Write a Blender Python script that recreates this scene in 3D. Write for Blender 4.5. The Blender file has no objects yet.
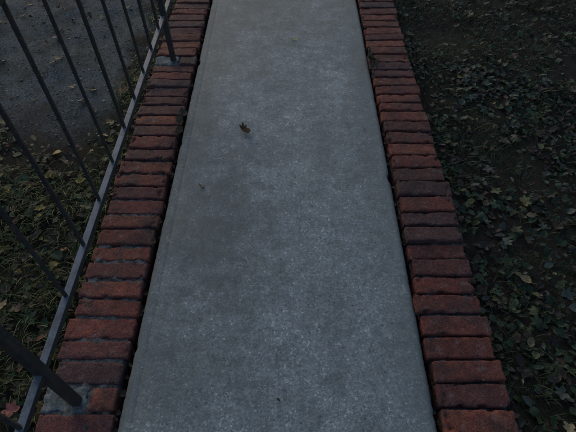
import bpy, math, random
import numpy as np
from mathutils import noise, Vector
random.seed(7); rng=np.random.default_rng(11)
S=bpy.context.scene
S.view_settings.view_transform='Standard'; S.view_settings.look='None'; S.view_settings.exposure=0

# ------------------------------------------------------------ dimensions (m)
CX0,CX1=-0.489,0.426          # concrete slab
BL0,BL1=-0.722,-0.507         # left brick edging
BR0,BR1=0.440,0.652           # right brick edging
GZ=-0.075                     # soil level beside the path
PITCH=0.0735
POST_X=-0.625; POSTS=[-1.37,0.413,2.196,3.98,5.76]
Y0,Y1=-2.2,8.0

# ------------------------------------------------------------ helpers
def fbm(x,y,z,o=4): return noise.fractal(Vector((x,y,z)),1.0,2.0,o)
def mk(name,verts,faces,mat=None,cols=None,smooth=False,parent=None):
    me=bpy.data.meshes.new(name)
    v=np.asarray(verts,dtype=np.float32)
    if isinstance(faces,np.ndarray):
        n,k=faces.shape
        me.vertices.add(len(v)); me.vertices.foreach_set('co',v.ravel())
        me.loops.add(n*k); me.loops.foreach_set('vertex_index',faces.astype(np.int32).ravel())
        me.polygons.add(n); me.polygons.foreach_set('loop_start',np.arange(0,n*k,k,dtype=np.int32))
        me.polygons.foreach_set('loop_total',np.full(n,k,dtype=np.int32))
        me.update(calc_edges=True); me.validate()
    else:
        me.from_pydata([tuple(a) for a in v],[],faces)
    if cols is not None:
        a=me.color_attributes.new('Col','FLOAT_COLOR','POINT')
        c=np.ones((len(v),4),dtype=np.float32); c[:,:3]=cols
        a.data.foreach_set('color',c.ravel())
    if smooth: me.polygons.foreach_set('use_smooth',np.ones(len(me.polygons),dtype=bool))
    o=bpy.data.objects.new(name,me); S.collection.objects.link(o)
    if mat: me.materials.append(mat)
    if parent: o.parent=parent
    return o

class NT:
    def __init__(s,name,rough=.8,spec=.3):
        m=bpy.data.materials.new(name); m.use_nodes=True; s.m=m; s.t=m.node_tree; s.b=s.t.nodes['Principled BSDF']
        s.b.inputs['Roughness'].default_value=rough; s.b.inputs['Specular IOR Level'].default_value=spec
        s.co=s.t.nodes.new('ShaderNodeTexCoord').outputs['Object']
    def n(s,t,**k):
        a=s.t.nodes.new(t)
        for q,v in k.items(): setattr(a,q,v)
        return a
    def l(s,a,b): s.t.links.new(a,b)
    def noise(s,scale,detail=4,rough=.6,vec=None,dist=0):
        a=s.n('ShaderNodeTexNoise'); a.inputs['Scale'].default_value=scale; a.inputs['Detail'].default_value=detail
        a.inputs['Roughness'].default_value=rough; a.inputs['Distortion'].default_value=dist
        s.l(vec or s.co,a.inputs['Vector']); return a.outputs['Fac']
    def voro(s,scale,feature='F1',out='Distance',vec=None):
        a=s.n('ShaderNodeTexVoronoi'); a.feature=feature; a.inputs['Scale'].default_value=scale
        s.l(vec or s.co,a.inputs['Vector']); return a.outputs[out]
    def ramp(s,f,a,b,ca=0.,cb=1.):
        r=s.n('ShaderNodeMapRange'); r.inputs[1].default_value=a; r.inputs[2].default_value=b
        r.inputs[3].default_value=ca; r.inputs[4].default_value=cb; r.clamp=True; s.l(f,r.inputs[0]); return r.outputs[0]
    def mix(s,f,a,b,mode='MIX'):
        x=s.n('ShaderNodeMix',data_type='RGBA',blend_type=mode)
        for i,v in ((0,f),(6,a),(7,b)):
            if isinstance(v,(int,float)): x.inputs[i].default_value=v
            elif isinstance(v,tuple): x.inputs[i].default_value=(*v,1)
            else: s.l(v,x.inputs[i])
        return x.outputs[2]
    def math(s,op,a,b=0.):
        x=s.n('ShaderNodeMath',operation=op)
        for i,v in ((0,a),(1,b)):
            if isinstance(v,(int,float)): x.inputs[i].default_value=v
            else: s.l(v,x.inputs[i])
        return x.outputs[0]
    def bump(s,h,strength=.5,dist=.002,prev=None):
        b=s.n('ShaderNodeBump'); b.inputs['Strength'].default_value=strength; b.inputs['Distance'].default_value=dist
        s.l(h,b.inputs['Height'])
        if prev: s.l(prev,b.inputs['Normal'])
        return b.outputs[0]
    def fin(s,col,nrm=None):
        s.l(col,s.b.inputs['Base Color'])
        if nrm: s.l(nrm,s.b.inputs['Normal'])
        return s.m
    def sep(s):
        sp=s.n('ShaderNodeSeparateXYZ'); s.l(s.co,sp.inputs[0]); return sp.outputs
    def spot(s,x,y,rx,ry,nz,amp=.5):
        sp=s.sep()
        dx=s.math('DIVIDE',s.math('SUBTRACT',sp[0],x),rx); dy=s.math('DIVIDE',s.math('SUBTRACT',sp[1],y),ry)
        d=s.math('SQRT',s.math('ADD',s.math('MULTIPLY',dx,dx),s.math('MULTIPLY',dy,dy)))
        d=s.math('ADD',d,s.math('MULTIPLY',s.math('SUBTRACT',nz,.5),amp*2))
        return s.ramp(d,.1,1.25,1,0)

# ------------------------------------------------------------ materials
def concrete():
    t=NT('concrete_mat',.68,.45)
    n9=t.noise(10,7,.78); n3=t.noise(2.8,6,.7); n110=t.noise(120,4,.8)
    c=t.mix(t.ramp(n3,.36,.62),(.180,.214,.226),(.285,.325,.336))
    c=t.mix(t.ramp(n9,.40,.60,.75,0),c,(.112,.135,.140))
    c=t.mix(t.ramp(t.noise(31,6,.85),.47,.63,0,.6),c,(.36,.40,.41))
    c=t.mix(t.ramp(n110,.38,.5,.6,0),c,(.08,.09,.09))
    c=t.mix(t.ramp(n110,.56,.68,0,.55),c,(.50,.54,.55))
    g=t.noise(420,2,.9)
    c=t.mix(t.ramp(g,.36,.5,.5,0),c,(.055,.06,.06))
    # worn aggregate flecks, scuffs and pits
    fl=t.math('MULTIPLY',t.ramp(t.voro(62),.14,.24,1,0),t.ramp(n9,.49,.57))
    c=t.mix(t.math('MULTIPLY',fl,.7),c,(.64,.68,.68))
    fl2=t.math('MULTIPLY',t.ramp(t.noise(44,4,.75,dist=1.2),.585,.625),t.ramp(n3,.43,.55))
    c=t.mix(t.math('MULTIPLY',fl2,.65),c,(.60,.64,.64))
    dk=t.math('MULTIPLY',t.ramp(t.voro(31),.07,.16,1,0),t.ramp(n9,.53,.47))
    c=t.mix(t.math('MULTIPLY',dk,.8),c,(.045,.045,.04))
    for x,y,rx,ry,a in ((-.27,1.05,.20,.42,.75),(-.40,1.6,.09,.9,.45),(.15,.47,.035,.03,.5),(-.2,2.7,.5,.7,.4),(.36,2.0,.10,1.1,.4),(.25,3.1,.6,.8,.4),(-.3,.5,.22,.16,.3),(.2,1.55,.14,.25,.25),(-.2,1.45,.12,.14,.3)):  # weathering stains; the broad far ones also paint vignette-like shading into the colour
        c=t.mix(t.math('MULTIPLY',t.spot(x,y,rx,ry,n9,1.1),a),c,(.082,.095,.094))
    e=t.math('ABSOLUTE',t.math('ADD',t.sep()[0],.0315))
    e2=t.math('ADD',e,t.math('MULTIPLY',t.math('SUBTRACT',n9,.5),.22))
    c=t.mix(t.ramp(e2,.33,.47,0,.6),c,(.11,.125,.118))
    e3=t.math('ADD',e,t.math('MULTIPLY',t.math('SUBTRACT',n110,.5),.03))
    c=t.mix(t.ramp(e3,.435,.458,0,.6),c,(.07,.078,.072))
    n=t.bump(t.math('ADD',g,t.math('ADD',t.math('MULTIPLY',n9,1.5),n110)),.8,.003)
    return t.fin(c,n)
def brick():
    t=NT('brick_mat',.8,.25)
    a=t.n('ShaderNodeAttribute',attribute_name='Col').outputs['Color']
    n8=t.noise(8,5,.75); n40=t.noise(42,6,.8); g=t.noise(260,3,.9)
    c=t.mix(t.ramp(n40,.4,.6,0,.75),a,t.mix(1.,a,(.45,.38,.40),'MULTIPLY'))
    c=t.mix(t.ramp(n8,.47,.62,0,.75),c,(.045,.028,.029))
    c=t.mix(t.ramp(g,.38,.5,.75,0),c,(.020,.014,.014))
    c=t.mix(t.ramp(g,.55,.68,0,.5),c,(.36,.19,.16))
    c=t.mix(t.math('MULTIPLY',t.ramp(t.noise(24,6,.85),.55,.66),.45),c,(.24,.20,.19))
    n=t.bump(t.math('ADD',g,t.math('MULTIPLY',n40,2.)),.9,.005)
    return t.fin(c,n)
def mortar():
    t=NT('mortar_mat',.95,.1)
    c=t.mix(t.ramp(t.noise(45,5,.7),.35,.65),(.04,.036,.033),(.20,.195,.185))
    c=t.mix(t.ramp(t.noise(5,4,.7),.5,.62,0,.85),c,(.028,.030,.018))
    return t.fin(c,t.bump(t.noise(120,5,.8),.9,.004))
def plug():
    t=NT('mortar_patch_mat',.9,.2)
    c=t.mix(t.ramp(t.noise(30,5,.7),.35,.65),(.08,.088,.085),(.22,.235,.23))
    c=t.mix(t.ramp(t.noise(200,3,.8),.35,.5,.6,0),c,(.03,.03,.03))
    return t.fin(c,t.bump(t.noise(90,5,.8),.9,.006))
def soil():
    t=NT('ground_mat',.95,.1)
    n7=t.noise(7,6,.75); n90=t.noise(100,4,.85)
    c=t.mix(t.ramp(n7,.35,.65),(.012,.010,.008),(.036,.027,.020))
    c=t.mix(t.ramp(t.noise(1.4,5,.7),.45,.6,0,.7),c,(.022,.030,.013))
    c=t.mix(t.ramp(n90,.42,.65,0,.7),c,(.055,.045,.037))
    sp=t.sep()
    w=t.math('MULTIPLY',t.math('SUBTRACT',t.noise(3,5,.7),.5),1.0)
    g=t.math('MULTIPLY',t.ramp(t.math('ADD',sp[1],w),1.55,1.95),t.ramp(t.math('ADD',sp[0],w),-.98,-.84,1,0))
    gc=t.mix(t.ramp(n90,.38,.60),(.034,.038,.038),(.175,.187,.187))
    gc=t.mix(t.ramp(n7,.45,.62,0,.7),gc,(.05,.05,.04))
    c=t.mix(g,c,gc)
    return t.fin(c,t.bump(n90,.9,.010))
def leafm(name,rough=.65,spec=.3):
    t=NT(name,rough,spec)
    a=t.n('ShaderNodeAttribute',attribute_name='Col').outputs['Color']
    c=t.mix(t.ramp(t.noise(80,4,.8),.38,.62,0,.65),a,t.mix(1.,a,(.42,.36,.33),'MULTIPLY'))
    return t.fin(c)
def paint():
    t=NT('railing_paint_mat',.6,.35)
    n=t.noise(40,5,.8)
    c=t.mix(t.ramp(n,.45,.65),(.018,.018,.020),(.036,.033,.032))
    c=t.mix(t.ramp(t.noise(75,5,.8),.52,.62,0,.8),c,(.066,.034,.020))
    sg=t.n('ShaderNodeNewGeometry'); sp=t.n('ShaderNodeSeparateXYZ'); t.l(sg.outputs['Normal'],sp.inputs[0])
    top_hilite=t.math('MULTIPLY',t.ramp(sp.outputs[2],.6,.95),t.ramp(t.noise(22,6,.8),.35,.55,.3,.95))  # blue-grey highlight painted onto upward faces, broken up by noise
    c=t.mix(top_hilite,c,(.125,.148,.182))
    return t.fin(c,t.bump(n,.35,.001))
def stone():
    t=NT('gravel_mat',.85,.2)
    a=t.n('ShaderNodeAttribute',attribute_name='Col').outputs['Color']
    return t.fin(a)
M_con,M_bri,M_mor,M_plug,M_soil,M_leaf,M_pnt,M_st=concrete(),brick(),mortar(),plug(),soil(),leafm('leaf_mat'),paint(),stone()
M_grass=leafm('grass_mat',.6,.25)

# ------------------------------------------------------------ ground
def spread(a,b,st,far):
    c=np.arange(a,b+1e-6,st)
    return np.concatenate([-np.array(far[::-1])+a,c,np.array(far)+b])
def gh(x,y):
    if abs(x)<.7: return GZ-.01
    return GZ+.022*fbm(x*1.3,y*1.3,3.1)+.010*fbm(x*7,y*7,9.)
xs=spread(-5,5,.06,[.5,2,6,20,60,200,400]); ys=spread(-3,9,.06,[.5,2,6,20,60,200,400])
V=[(x,y,gh(x,y) if abs(x)<7 and -5<y<11 else GZ) for y in ys for x in xs]
nx=len(xs); i,j=np.meshgrid(np.arange(nx-1),np.arange(len(ys)-1)); k=(j*nx+i).ravel()
mk('ground',V,np.stack([k,k+1,k+1+nx,k+nx],1),M_soil,smooth=True)

# ------------------------------------------------------------ concrete path (cast slabs with tooled edges)
def slab(y0,y1,name,parent):
    W=CX1-CX0
    pr=[(0,-.11),(0,-.05),(0,-.018),(.0015,-.008),(.005,-.003),(.010,-.0008),(.018,0),(.030,0),(.037,-.0004),(.041,-.0016),(.045,-.0004),(.052,0.0006)]
    mid=np.linspace(.07,W-.07,28)
    px=[p[0] for p in pr]+list(mid)+[W-p[0] for p in pr[::-1]]
    pz=[p[1] for p in pr]+[.001]*len(mid)+[p[1] for p in pr[::-1]]
    n=len(px); yy=np.arange(y0,y1+1e-6,.008); V=[]
    for b,y in enumerate(yy):
        endr=-.006*max(0,1-min(y-y0,y1-y)/.012)
        for a in range(n):
            left=px[a]<W/2; d=px[a] if left else W-px[a]
            f=max(0,1-d/.02)
            sd=0 if left else 50
            off=(.0018*fbm(sd,y*5,1)+.0018*fbm(sd,y*45,4))*f
            chip=max(0,fbm(sd,y*8,7.7)-.52)*.022*f
            x=CX0+px[a]+(off+chip)*(1 if left else -1)
            if .03<d<.052: x+=.002*fbm(sd,y*3,11)
            if (not left) and .03<d<.048: zz=0.0
            else: zz=pz[a]
            z=zz-chip*.4+.0018*fbm(x*2.2,y*2.2,0)+endr
            V.append((x,y,z))
    i,j=np.meshgrid(np.arange(n-1),np.arange(len(yy)-1)); k=(j*n+i).ravel()
    F=[tuple(q) for q in np.stack([k,k+1,k+1+n,k+n],1)]
    F.append(tuple(range(n-1,-1,-1))); F.append(tuple(range((len(yy)-1)*n,len(yy)*n)))
    return mk(name,V,F,M_con,smooth=True,parent=parent)
path=bpy.data.objects.new('concrete_path',None); S.collection.objects.link(path)
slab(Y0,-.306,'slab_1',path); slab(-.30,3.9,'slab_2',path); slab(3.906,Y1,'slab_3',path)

# ------------------------------------------------------------ bricks
def boxgrid(n3):
    idx={};V=[];F=[]
    def vid(p):
        key=tuple(round(c,5) for c in p)
        if key not in idx: idx[key]=len(V); V.append(p)
        return idx[key]
    for ax in range(3):
        u,v=(ax+1)%3,(ax+2)%3
        gu=np.tanh(np.linspace(-1.8,1.8,n3[u]+1))/math.tanh(1.8); gv=np.tanh(np.linspace(-1.8,1.8,n3[v]+1))/math.tanh(1.8)
        for sg in (-1,1):
            for a in range(n3[u]):
                for b in range(n3[v]):
                    q=[]
                    for (da,db) in ((0,0),(1,0),(1,1),(0,1)):
                        p=[0,0,0];p[ax]=sg;p[u]=gu[a+da];p[v]=gv[b+db];q.append(vid(tuple(p)))
                    F.append(q if sg>0 else q[::-1])
    return np.array(V),np.array(F)
BG,BF=boxgrid((34,14,7))
def mkbricks(name,x0,x1,side):
    parent=bpy.data.objects.new(name,None); S.collection.objects.link(parent)
    AV=[];AF=[];AC=[];off=0;PV=[];PF=[];po=0
    y=Y0+.02; r=random.Random(3+side)
    def rough(c,h,rot,rad,amp,seed):
        L=np.array(h); P=BG*L
        inner=np.clip(P,-(L-rad),L-rad); d=P-inner; ln=np.linalg.norm(d,axis=1,keepdims=True); ln[ln==0]=1
        P=np.where(np.abs(d).sum(1,keepdims=True)>0,inner+d/ln*rad,P)
        Nn=P/ L; Nn=Nn**3; Nn/=np.linalg.norm(Nn,axis=1,keepdims=True)
        out=np.empty_like(P)
        wear=random.Random(seed).choice((.5,.9,1.3,2.2))
        for q,(p,nn) in enumerate(zip(P,Nn)):
            edge=np.sort(np.abs(p)/L)[1]
            w=fbm(p[0]*20+seed,p[1]*20,p[2]*20,3)*amp+fbm(p[0]*85,p[1]*85+seed,p[2]*85,2)*amp*.6
            ch=max(0,fbm(p[0]*34,seed*1.7,p[1]*34,3)-.12)*.018*wear*max(0,(edge-.72)*3.5)
            out[q]=p+nn*(w-ch)
        ca,sa=math.cos(rot[2]),math.sin(rot[2])
        x=out[:,0]*ca-out[:,1]*sa; yy=out[:,0]*sa+out[:,1]*ca; z=out[:,2]+out[:,0]*rot[1]+out[:,1]*rot[0]
        return np.stack([x+c[0],yy+c[1],z+c[2]],1)
    while y<Y1:
        w=PITCH*r.uniform(.88,1.12); bw=w-r.uniform(.004,.011)
        yc=y+w/2; h=.10
        xa,xb=x0+r.gauss(0,.0045),x1+r.gauss(0,.004)
        wob=.008*fbm(side*9,yc*1.1,2)
        xa+=wob;xb+=wob*.5
        top=(.004 if side==0 else .008)+r.gauss(0,.003)+.006*fbm(side*5,yc*.9,6)
        post=None
        if side==0:
            for p in POSTS:
                if abs(p-yc)<=w/2+.001: post=p
        t=r.random()
        base=np.array((.220,.060,.043))
        if t<.22: base=np.array((.155,.050,.044))
        elif t<.36: base=np.array((.11,.052,.050))
        elif t<.55: base=np.array((.290,.085,.053))
        base=base*r.uniform(.85,1.15)
        if side==1: base=base*.88
        if side==0 and .3<yc<.80: base=base*1.35
        rot=(r.gauss(0,.03),r.gauss(0,.012),r.gauss(0,.016))
        if post is not None:
            xm=POST_X+.030
            v=rough(((xm+.006+xb)/2,yc,top-h/2),((xb-xm-.006)/2,bw/2,h/2),rot,.007,.0022,r.random()*90)
            pv=rough(((xa+xm)/2,yc,top-h/2-.003),((xm-xa)/2,w/2+.002,h/2),(0,0,0),.010,.0035,r.random()*90)
            PV.append(pv);PF.append(BF+po);po+=len(pv)
        else:
            v=rough(((xa+xb)/2,yc,top-h/2),((xb-xa)/2,bw/2,h/2),rot,.0065,.0022,r.random()*90)
        AV.append(v);AF.append(BF+off);off+=len(v);AC.append(np.tile(base,(len(v),1)))
        y+=w
    mk('bricks' ,np.concatenate(AV),np.concatenate(AF),M_bri,np.concatenate(AC),True,parent)
    if PV: mk('post_mortar',np.concatenate(PV),np.concatenate(PF),M_plug,None,True,parent)
    gx=np.linspace(x0+.004,x1-.004,24); gy=np.arange(Y0,Y1,.012); n=len(gx)
    V=[(a,b,-.006+.007*fbm(a*30,b*30,side)+.003*fbm(a*90,b*90,side)-(.03 if q in(0,n-1) else 0)) for b in gy for q,a in enumerate(gx)]
    i,j=np.meshgrid(np.arange(n-1),np.arange(len(gy)-1)); k=(j*n+i).ravel()
    mk('mortar_joints',V,np.stack([k,k+1,k+1+n,k+n],1),M_mor,None,True,parent)
    return parent
mkbricks('brick_edging',BL0,BL1,0)
mkbricks('brick_edging.001',BR0,BR1,1)

# ------------------------------------------------------------ railing
rail=bpy.data.objects.new('metal_railing',None); S.collection.objects.link(rail)
def bar(name,p0,p1,wx,wy,bev=.002,rz=0):
    p0=Vector(p0);p1=Vector(p1);d=(p1-p0);L=d.length
    import bmesh
    bm=bmesh.new(); bmesh.ops.create_cube(bm,size=1)
    bmesh.ops.scale(bm,vec=(wx,wy,L),verts=bm.verts)
    bmesh.ops.bevel(bm,geom=list(bm.edges),offset=bev,segments=2,affect='EDGES',profile=.6)
    me=bpy.data.meshes.new(name); bm.to_mesh(me); bm.free(); me.materials.append(M_pnt)
    o=bpy.data.objects.new(name,me); S.collection.objects.link(o); o.parent=rail
    o.location=(p0+p1)/2; o.rotation_mode='QUATERNION'; o.rotation_quaternion=d.to_track_quat('Z','Y')
    return o
RB,RT=.245,.93
for q,p in enumerate(POSTS):
    bar(f'post_{q}',(POST_X,p,-.08),(POST_X,p,RT+.05),.026,.026,.003)
for q in range(len(POSTS)-1):
    a,b=POSTS[q]+.0125,POSTS[q+1]-.0125
    bar(f'bottom_rail_{q}',(POST_X,a,RB),(POST_X,b,RB),.021,.021)
    bar(f'top_rail_{q}',(POST_X,a,RT),(POST_X,b,RT),.034,.022)
    for s in range(9):
        y=POSTS[q]+.207+s*.180+random.gauss(0,.002)
        if y>b-.05: continue
        lx=random.gauss(0,.003)
        bar(f'baluster_{q}_{s}',(POST_X,y,RB+.010),(POST_X+lx,y+random.gauss(0,.002),RT-.0105),.0105,.0105,.0015)

# ------------------------------------------------------------ leaves
def ovate(wid=.36,serr=0):
    us=np.linspace(0,1,8); V=[];F=[]
    for u in us:
        w=wid*math.sin(math.pi*u**.8)**.8 if 0<u<1 else .004
        V+= [(u-.5,-w,abs(w)*.35),(u-.5,0,0),(u-.5,w,abs(w)*.35)]
    for a in range(7):
        b=a*3; F+=[(b,b+1,b+4,b+3),(b+1,b+2,b+5,b+4)]
    n=len(V); V+=[(-.5,-.012,0),(-.5,.012,0),(-.85,.01,.03),(-.85,-.01,.03)]; F.append((n,n+1,n+2,n+3))
    return np.array(V),np.array(F)
def lobed():
    prof=[(0,.56),(14,.42),(24,.32),(40,.48),(50,.54),(62,.44),(78,.30),(100,.38),(118,.42),(138,.32),(160,.22),(180,.08)]
    ang=[a for a,_ in prof]+[-a for a,_ in prof[-2:0:-1]]; rad=[b for _,b in prof]+[b for _,b in prof[-2:0:-1]]
    n=len(ang);V=[(0,0,0)];F=[]
    for k in (.5,1.):
        for a,r_ in zip(ang,rad):
            rr=r_*k if k==1 else min(r_*.62,.24); V.append((rr*math.cos(math.radians(a)),rr*math.sin(math.radians(a)),.0))
    for a in range(n):
        b=(a+1)%n; F.append((0,1+a,1+b,1+b)); F.append((1+a,1+n+a,1+n+b,1+b))
    return np.array(V),F,n
def place(T,pos,size,yaw,tilt,tiltdir,curl,fold,wavy=.06):
    N=len(pos); P=np.repeat(T[None],N,0).copy()
    P[:,:,2]*=fold[:,None]
    ph=rng.uniform(0,6.28,(N,1))
    P[:,:,1]+=rng.normal(0,.22,(N,1))*P[:,:,0]**2
    P[:,:,1]*=rng.uniform(.75,1.25,(N,1))
    P[:,:,2]+=curl[:,None]*(P[:,:,0]**2+.6*P[:,:,1]**2)+wavy*np.sin(P[:,:,0]*9+ph)*np.cos(P[:,:,1]*8+ph*2)
    P*=size[:,None,None]
    c,s=np.cos(yaw)[:,None],np.sin(yaw)[:,None]
    x=P[:,:,0]*c-P[:,:,1]*s; y=P[:,:,0]*s+P[:,:,1]*c; z=P[:,:,2]
    z2=z+ (x*np.cos(tiltdir)[:,None]+y*np.sin(tiltdir)[:,None])*np.tan(tilt)[:,None]
    return (np.stack([x,y,z2],2)+pos[:,None,:]).reshape(-1,3)
OV,OF=ovate(); OV2,OF2=ovate(.22)
LV,LF_,_=lobed(); LF4=np.array(LF_)
def tri2(F): return [tuple(dict.fromkeys(f)) for f in F]
def litter(name,pts,sizes,pal,wts,tmax=.5,zr=(.002,.03),mixw=(.4,.42,.18),bright=(.6,1.4)):
    faces=[];VV=[];CC=[];off=0
    kind=rng.choice(3,len(pts),p=mixw)
    for kd,(T,F) in enumerate(((OV,OF),(OV2,OF2),(LV,LF4))):
        mm=kind==kd; p=pts[mm];N=len(p)
        if N==0: continue
        pos=np.column_stack([p,np.array([gh(a,b) for a,b in p])+rng.uniform(zr[0],zr[1],N)])
        v=place(T,pos,sizes[mm]*(1.3 if kd==2 else 1),rng.uniform(0,6.28,N),rng.uniform(0,tmax,N),rng.uniform(0,6.28,N),rng.normal(.2,.7,N),rng.uniform(.2,2.,N))
        VV.append(v)
        f=(F[None]+np.arange(N)[:,None,None]*len(T)).reshape(-1,4)+off; off+=len(v)
        q=f[:,2]==f[:,3]
        faces.append(f[~q]); 
        if q.any(): faces.append(f[q][:,:3])
        col=np.array(pal)[rng.choice(len(pal),N,p=np.array(wts)/sum(wts))]*rng.uniform(*bright,(N,1))
        CC.append(np.repeat(col,len(T),0))
    F=[]
    for f in faces: F+=f.tolist()
    return mk(name,np.concatenate(VV),F,M_leaf,np.concatenate(CC),True)
GREEN=(.036,.062,.028);OLIVE=(.070,.082,.030);BRN=(.070,.042,.025);DBR=(.034,.024,.017);TAN=(.15,.11,.06);GRY=(.075,.092,.072);YEL=(.22,.165,.04);RED=(.15,.045,.03);ORG=(.19,.085,.03)
def clump(n,x0,x1,y0,y1,thr,sc=1.6,seed=0,jit=.35):
    out=[]
    while len(out)<n:
        x=random.uniform(x0,x1);y=random.uniform(y0,y1)
        if fbm(x*sc,y*sc,seed)+random.uniform(-jit,jit)>thr: out.append((x,y))
    return np.array(out)
# right bank
P=clump(23000,.672,3.0,-.8,5,-.45,1.7,5,.5)
keep=np.array([not(b>2.3+.25*math.sin(a*3) and random.random()<.65) for a,b in P]); P=P[keep]
dim=lambda c,f=.84:tuple(v*f for v in c)
litter('ground_cover',P,rng.uniform(.015,.042,len(P)),[dim(GREEN),dim(OLIVE),dim(BRN),dim(DBR),dim(GRY),TAN,YEL],[.40,.17,.15,.18,.11,.010,.004],.6,(.0,.028))
# left bank
P=clump(14000,-3.2,-.742,-.8,5,-.4,1.9,2,.5)
keep=np.array([not(b>1.7+.12*math.sin(a*7) and a<-.88 and random.random()<.92) for a,b in P]); P=P[keep]
litter('fallen_leaves',P,rng.uniform(.016,.048,len(P)),[GREEN,OLIVE,BRN,DBR,TAN,YEL,RED,ORG],[.17,.22,.24,.17,.10,.06,.035,.04],.6,(.0,.028))

# grass blades
def grass(name,n,x0,x1,y0,y1,thr,seed,h=(.025,.075),pal=None):
    p=clump(n,x0,x1,y0,y1,thr,2.2,seed); N=len(p)
    if x1<0:
        k=np.array([not(b>1.68+.12*math.sin(a*7) and a<-.88) for a,b in p]); p=p[k]; N=len(p)
    hh=rng.uniform(h[0],h[1],N); an=rng.uniform(0,6.28,N); ln=rng.uniform(.3,1.4,N); w=rng.uniform(.0010,.0021,N)
    z0=np.array([gh(a,b) for a,b in p]); V=np.zeros((N,7,3))
    dx,dy=np.cos(an),np.sin(an)
    for q,(t) in enumerate((0,.4,.75)):
        ox=hh*t*t*ln
        for s,kk in ((-1,0),(1,1)):
            ww=w*(1-t*.6)*s
            V[:,q*2+kk,0]=p[:,0]+dx*ox-dy*ww; V[:,q*2+kk,1]=p[:,1]+dy*ox+dx*ww; V[:,q*2+kk,2]=z0+hh*t*(1-.2*ln*t)
    V[:,6,0]=p[:,0]+dx*hh*ln; V[:,6,1]=p[:,1]+dy*hh*ln; V[:,6,2]=z0+hh*(1-.35*ln)
    T=np.array([(0,1,3),(0,3,2),(2,3,5),(2,5,4),(4,5,6)])
    F=(T[None]+np.arange(N)[:,None,None]*7).reshape(-1,3)
    pal=np.array(pal or [(.085,.110,.026),(.052,.080,.024),(.16,.15,.05),(.09,.085,.03)])
    C=np.repeat(pal[rng.choice(4,N,p=[.40,.32,.12,.16])]*rng.uniform(.7,1.3,(N,1)),7,0)
    mk(name,V.reshape(-1,3),F,M_grass,C)
grass('grass',34000,-2.4,-.735,-.8,3.2,-.2,4)
grass('grass.001',16000,.67,2.4,-.8,3.2,-.05,8,(.02,.055),[(.040,.062,.024),(.030,.050,.020),(.085,.085,.04),(.05,.05,.025)])

# gravel on the yard side
def pebbles(name,n):
    import bmesh
    bm=bmesh.new(); bmesh.ops.create_icosphere(bm,subdivisions=1,radius=1); T=np.array([v.co[:] for v in bm.verts]); F=np.array([[v.index for v in f.verts] for f in bm.faces]); bm.free()
    p=np.column_stack([rng.uniform(-4.2,-.8,n),rng.uniform(1.5,5.5,n)])
    p=p[(p[:,1]>1.7+.12*np.sin(p[:,0]*7))|(rng.random(n)<.15)]; N=len(p)
    s=rng.uniform(.0018,.0055,N)*np.where(rng.random(N)<.06,2.0,1)
    V=T[None]*s[:,None,None]*rng.uniform(.6,1.2,(N,1,3))*np.array((1,1,.5)); V*=rng.uniform(.85,1.15,(N,len(T),1))
    z=np.array([gh(a,b) for a,b in p]); V+=np.column_stack([p,z+s*.15])[:,None,:]
    g=rng.uniform(.03,.22,(N,1)); C=np.repeat(g*np.array((1,1.02,1)),len(T),0)
    mk(name,V.reshape(-1,3),(F[None]+np.arange(N)[:,None,None]*len(T)).reshape(-1,3),M_st,C,True)
pebbles('gravel',18000)

# individual larger leaves where the photo shows them
def one(kind,x,y,z,size,yaw,tilt,curl,col,fold=1.):
    T,F=(LV,tri2(LF_)) if kind=='L' else ((OV,[tuple(f) for f in OF]) if kind=='O' else (OV2,[tuple(f) for f in OF2]))
    v=place(T,np.array([[x,y,z]]),np.array([size]),np.array([yaw]),np.array([tilt]),np.array([yaw+1.]),np.array([curl]),np.array([fold]),.06)
    return v,F,col
def group(name,items):
    VV=[];FF=[];CC=[];off=0
    for v,F,c in items:
        VV.append(v);FF+=[tuple(int(i)+off for i in f) for f in F];off+=len(v);CC.append(np.tile(np.array(c),(len(v),1)))
    return mk(name,np.concatenate(VV),FF,M_leaf,np.concatenate(CC),True)
group('dry_leaf',[one('L',-.207,1.62,.008,.048,1.9,.3,1.6,(.10,.050,.022),2.2),one('O',-.196,1.600,.008,.044,2.9,.3,1.2,(.15,.075,.032),2.),one('N',-.215,1.64,.006,.034,1.2,.2,1.,(.06,.035,.02),1.5)])
group('dry_leaf.001',[one('N',-.36,1.27,.004,.030,2.6,.1,.8,(.17,.13,.075)),one('N',-.352,1.262,.004,.016,.6,.1,.8,(.14,.10,.06))])
group('dry_leaf.002',[one('N',.028,2.40,.006,.042,.3,.1,.6,(.48,.46,.2))])
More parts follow.
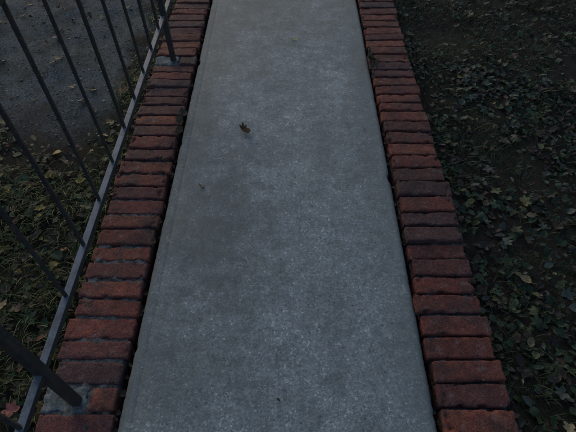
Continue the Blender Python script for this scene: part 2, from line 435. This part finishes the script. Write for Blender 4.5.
big=[('L',.985,1.24,.03,.055,.5,.2,.4,(.20,.16,.06)),('L',1.165,.985,.03,.065,1.8,.1,.3,(.15,.19,.14)),('L',.83,.35,.035,.055,3,.2,.5,(.27,.21,.11)),
 ('O',.86,.86,.03,.045,2.5,.2,.6,(.18,.14,.06)),('O',.80,.62,.03,.04,1,.2,.6,(.14,.11,.06)),
 ('L',-1.16,.98,.03,.065,1,.15,.4,(.26,.12,.10)),('L',-.835,.40,.03,.055,2.5,.15,.4,(.34,.11,.09)),('L',-1.02,1.2,.03,.05,4,.2,.5,(.26,.19,.05)),('O',-.90,1.35,.03,.045,.3,.2,.5,(.28,.21,.05)),
 ('L',-1.0,.75,.03,.05,5,.2,.5,(.17,.12,.06)),('L',-1.25,1.32,.03,.05,2,.2,.5,(.24,.10,.05)),('L',-1.5,1.9,.012,.05,2,.1,.4,(.17,.13,.06)),('O',-1.3,2.3,.012,.05,.8,.1,.5,(.22,.17,.07)),('L',-1.8,2.7,.012,.055,.2,.1,.4,(.14,.11,.06)),
 ('L',-1.15,2.05,.012,.045,3,.1,.5,(.15,.12,.06)),('O',-1.05,2.9,.012,.05,1.1,.1,.4,(.2,.15,.07)),('O',-2.1,2.1,.012,.05,1.1,.1,.4,(.2,.16,.07)),('L',-.87,1.75,.02,.05,3,.2,.5,(.2,.15,.05)),('O',-1.4,1.75,.02,.05,2,.2,.5,(.24,.18,.07))]
group('maple_leaves',[one(k,x,y,gh(x,y)+z,s,a,t,c,col) for k,x,y,z,s,a,t,c,col in big])
items=[]
for s,(xa) in ((0,-.498),(1,.434)):
    for q in range(260):
        y=random.uniform(-1,5); 
        if fbm(s*7,y*2,3)<.0 and random.random()<.8: continue
        items.append(one(random.choice('NO'),xa+random.gauss(0,.003),y,random.uniform(-.03,-.002),random.uniform(.010,.024),random.gauss(1.57,.4),random.uniform(0,.8),1,random.choice([BRN,DBR,DBR,(.06,.05,.03)])))
for x,y,s,a in ((-.505,1.66,.06,1.4),(-.50,1.72,.05,1.9),(-.497,1.6,.04,1.2),(-.51,1.69,.05,.7),(.436,2.10,.065,1.4),(.44,2.16,.07,1.8),(.431,2.02,.04,1.2),(.445,2.13,.06,.6),(.437,2.24,.05,1.5),(.445,2.19,.05,2.4),(-.5,.98,.03,1.5)):
    items.append(one(random.choice('NO'),x,y,.018,s,a,.35,1.2,(.08,.05,.027)))
# crumbs and twiglets on bricks and slab
for q in range(120):
    x=random.choice((random.uniform(-.71,-.48),random.uniform(.42,.65),random.uniform(.42,.65),random.uniform(-.48,.42))); y=random.uniform(.1,3.6)
    items.append(one('N',x,y,.0035 if abs(x)<.42 else .014,random.uniform(.005,.014),random.uniform(0,6),.1,.4,random.choice([BRN,DBR,TAN])))
group('leaf_debris',items)

# ------------------------------------------------------------ light & camera
w=bpy.data.worlds.new('World'); S.world=w; w.use_nodes=True; nt=w.node_tree
sky=nt.nodes.new('ShaderNodeTexSky'); sky.sky_type='NISHITA'; sky.sun_disc=False
EL,AZ=math.radians(12),math.radians(-25)
sky.sun_elevation=EL; sky.sun_rotation=AZ; sky.dust_density=1.8; sky.air_density=1.0; sky.ozone_density=2.2
bg=nt.nodes['Background']; bg.inputs['Strength'].default_value=.165; nt.links.new(sky.outputs[0],bg.inputs['Color'])
L=bpy.data.lights.new('sun','SUN'); L.energy=.48; L.angle=math.radians(40); L.color=(1,.96,.90)
lo=bpy.data.objects.new('sun',L); S.collection.objects.link(lo)
d=Vector((math.sin(AZ)*math.cos(EL+.5),math.cos(AZ)*math.cos(EL+.5),math.sin(EL+.5)))
lo.rotation_euler=d.to_track_quat('Z','Y').to_euler(); lo.location=(0,0,5)
cam=bpy.data.cameras.new('camera'); co=bpy.data.objects.new('camera',cam); S.collection.objects.link(co); S.camera=co
cam.sensor_width=36; cam.lens=36*455/576; cam.clip_start=.02; cam.clip_end=2000
co.location=(0,0,1.39); co.rotation_euler=(math.radians(90-51.2),0,.0028)
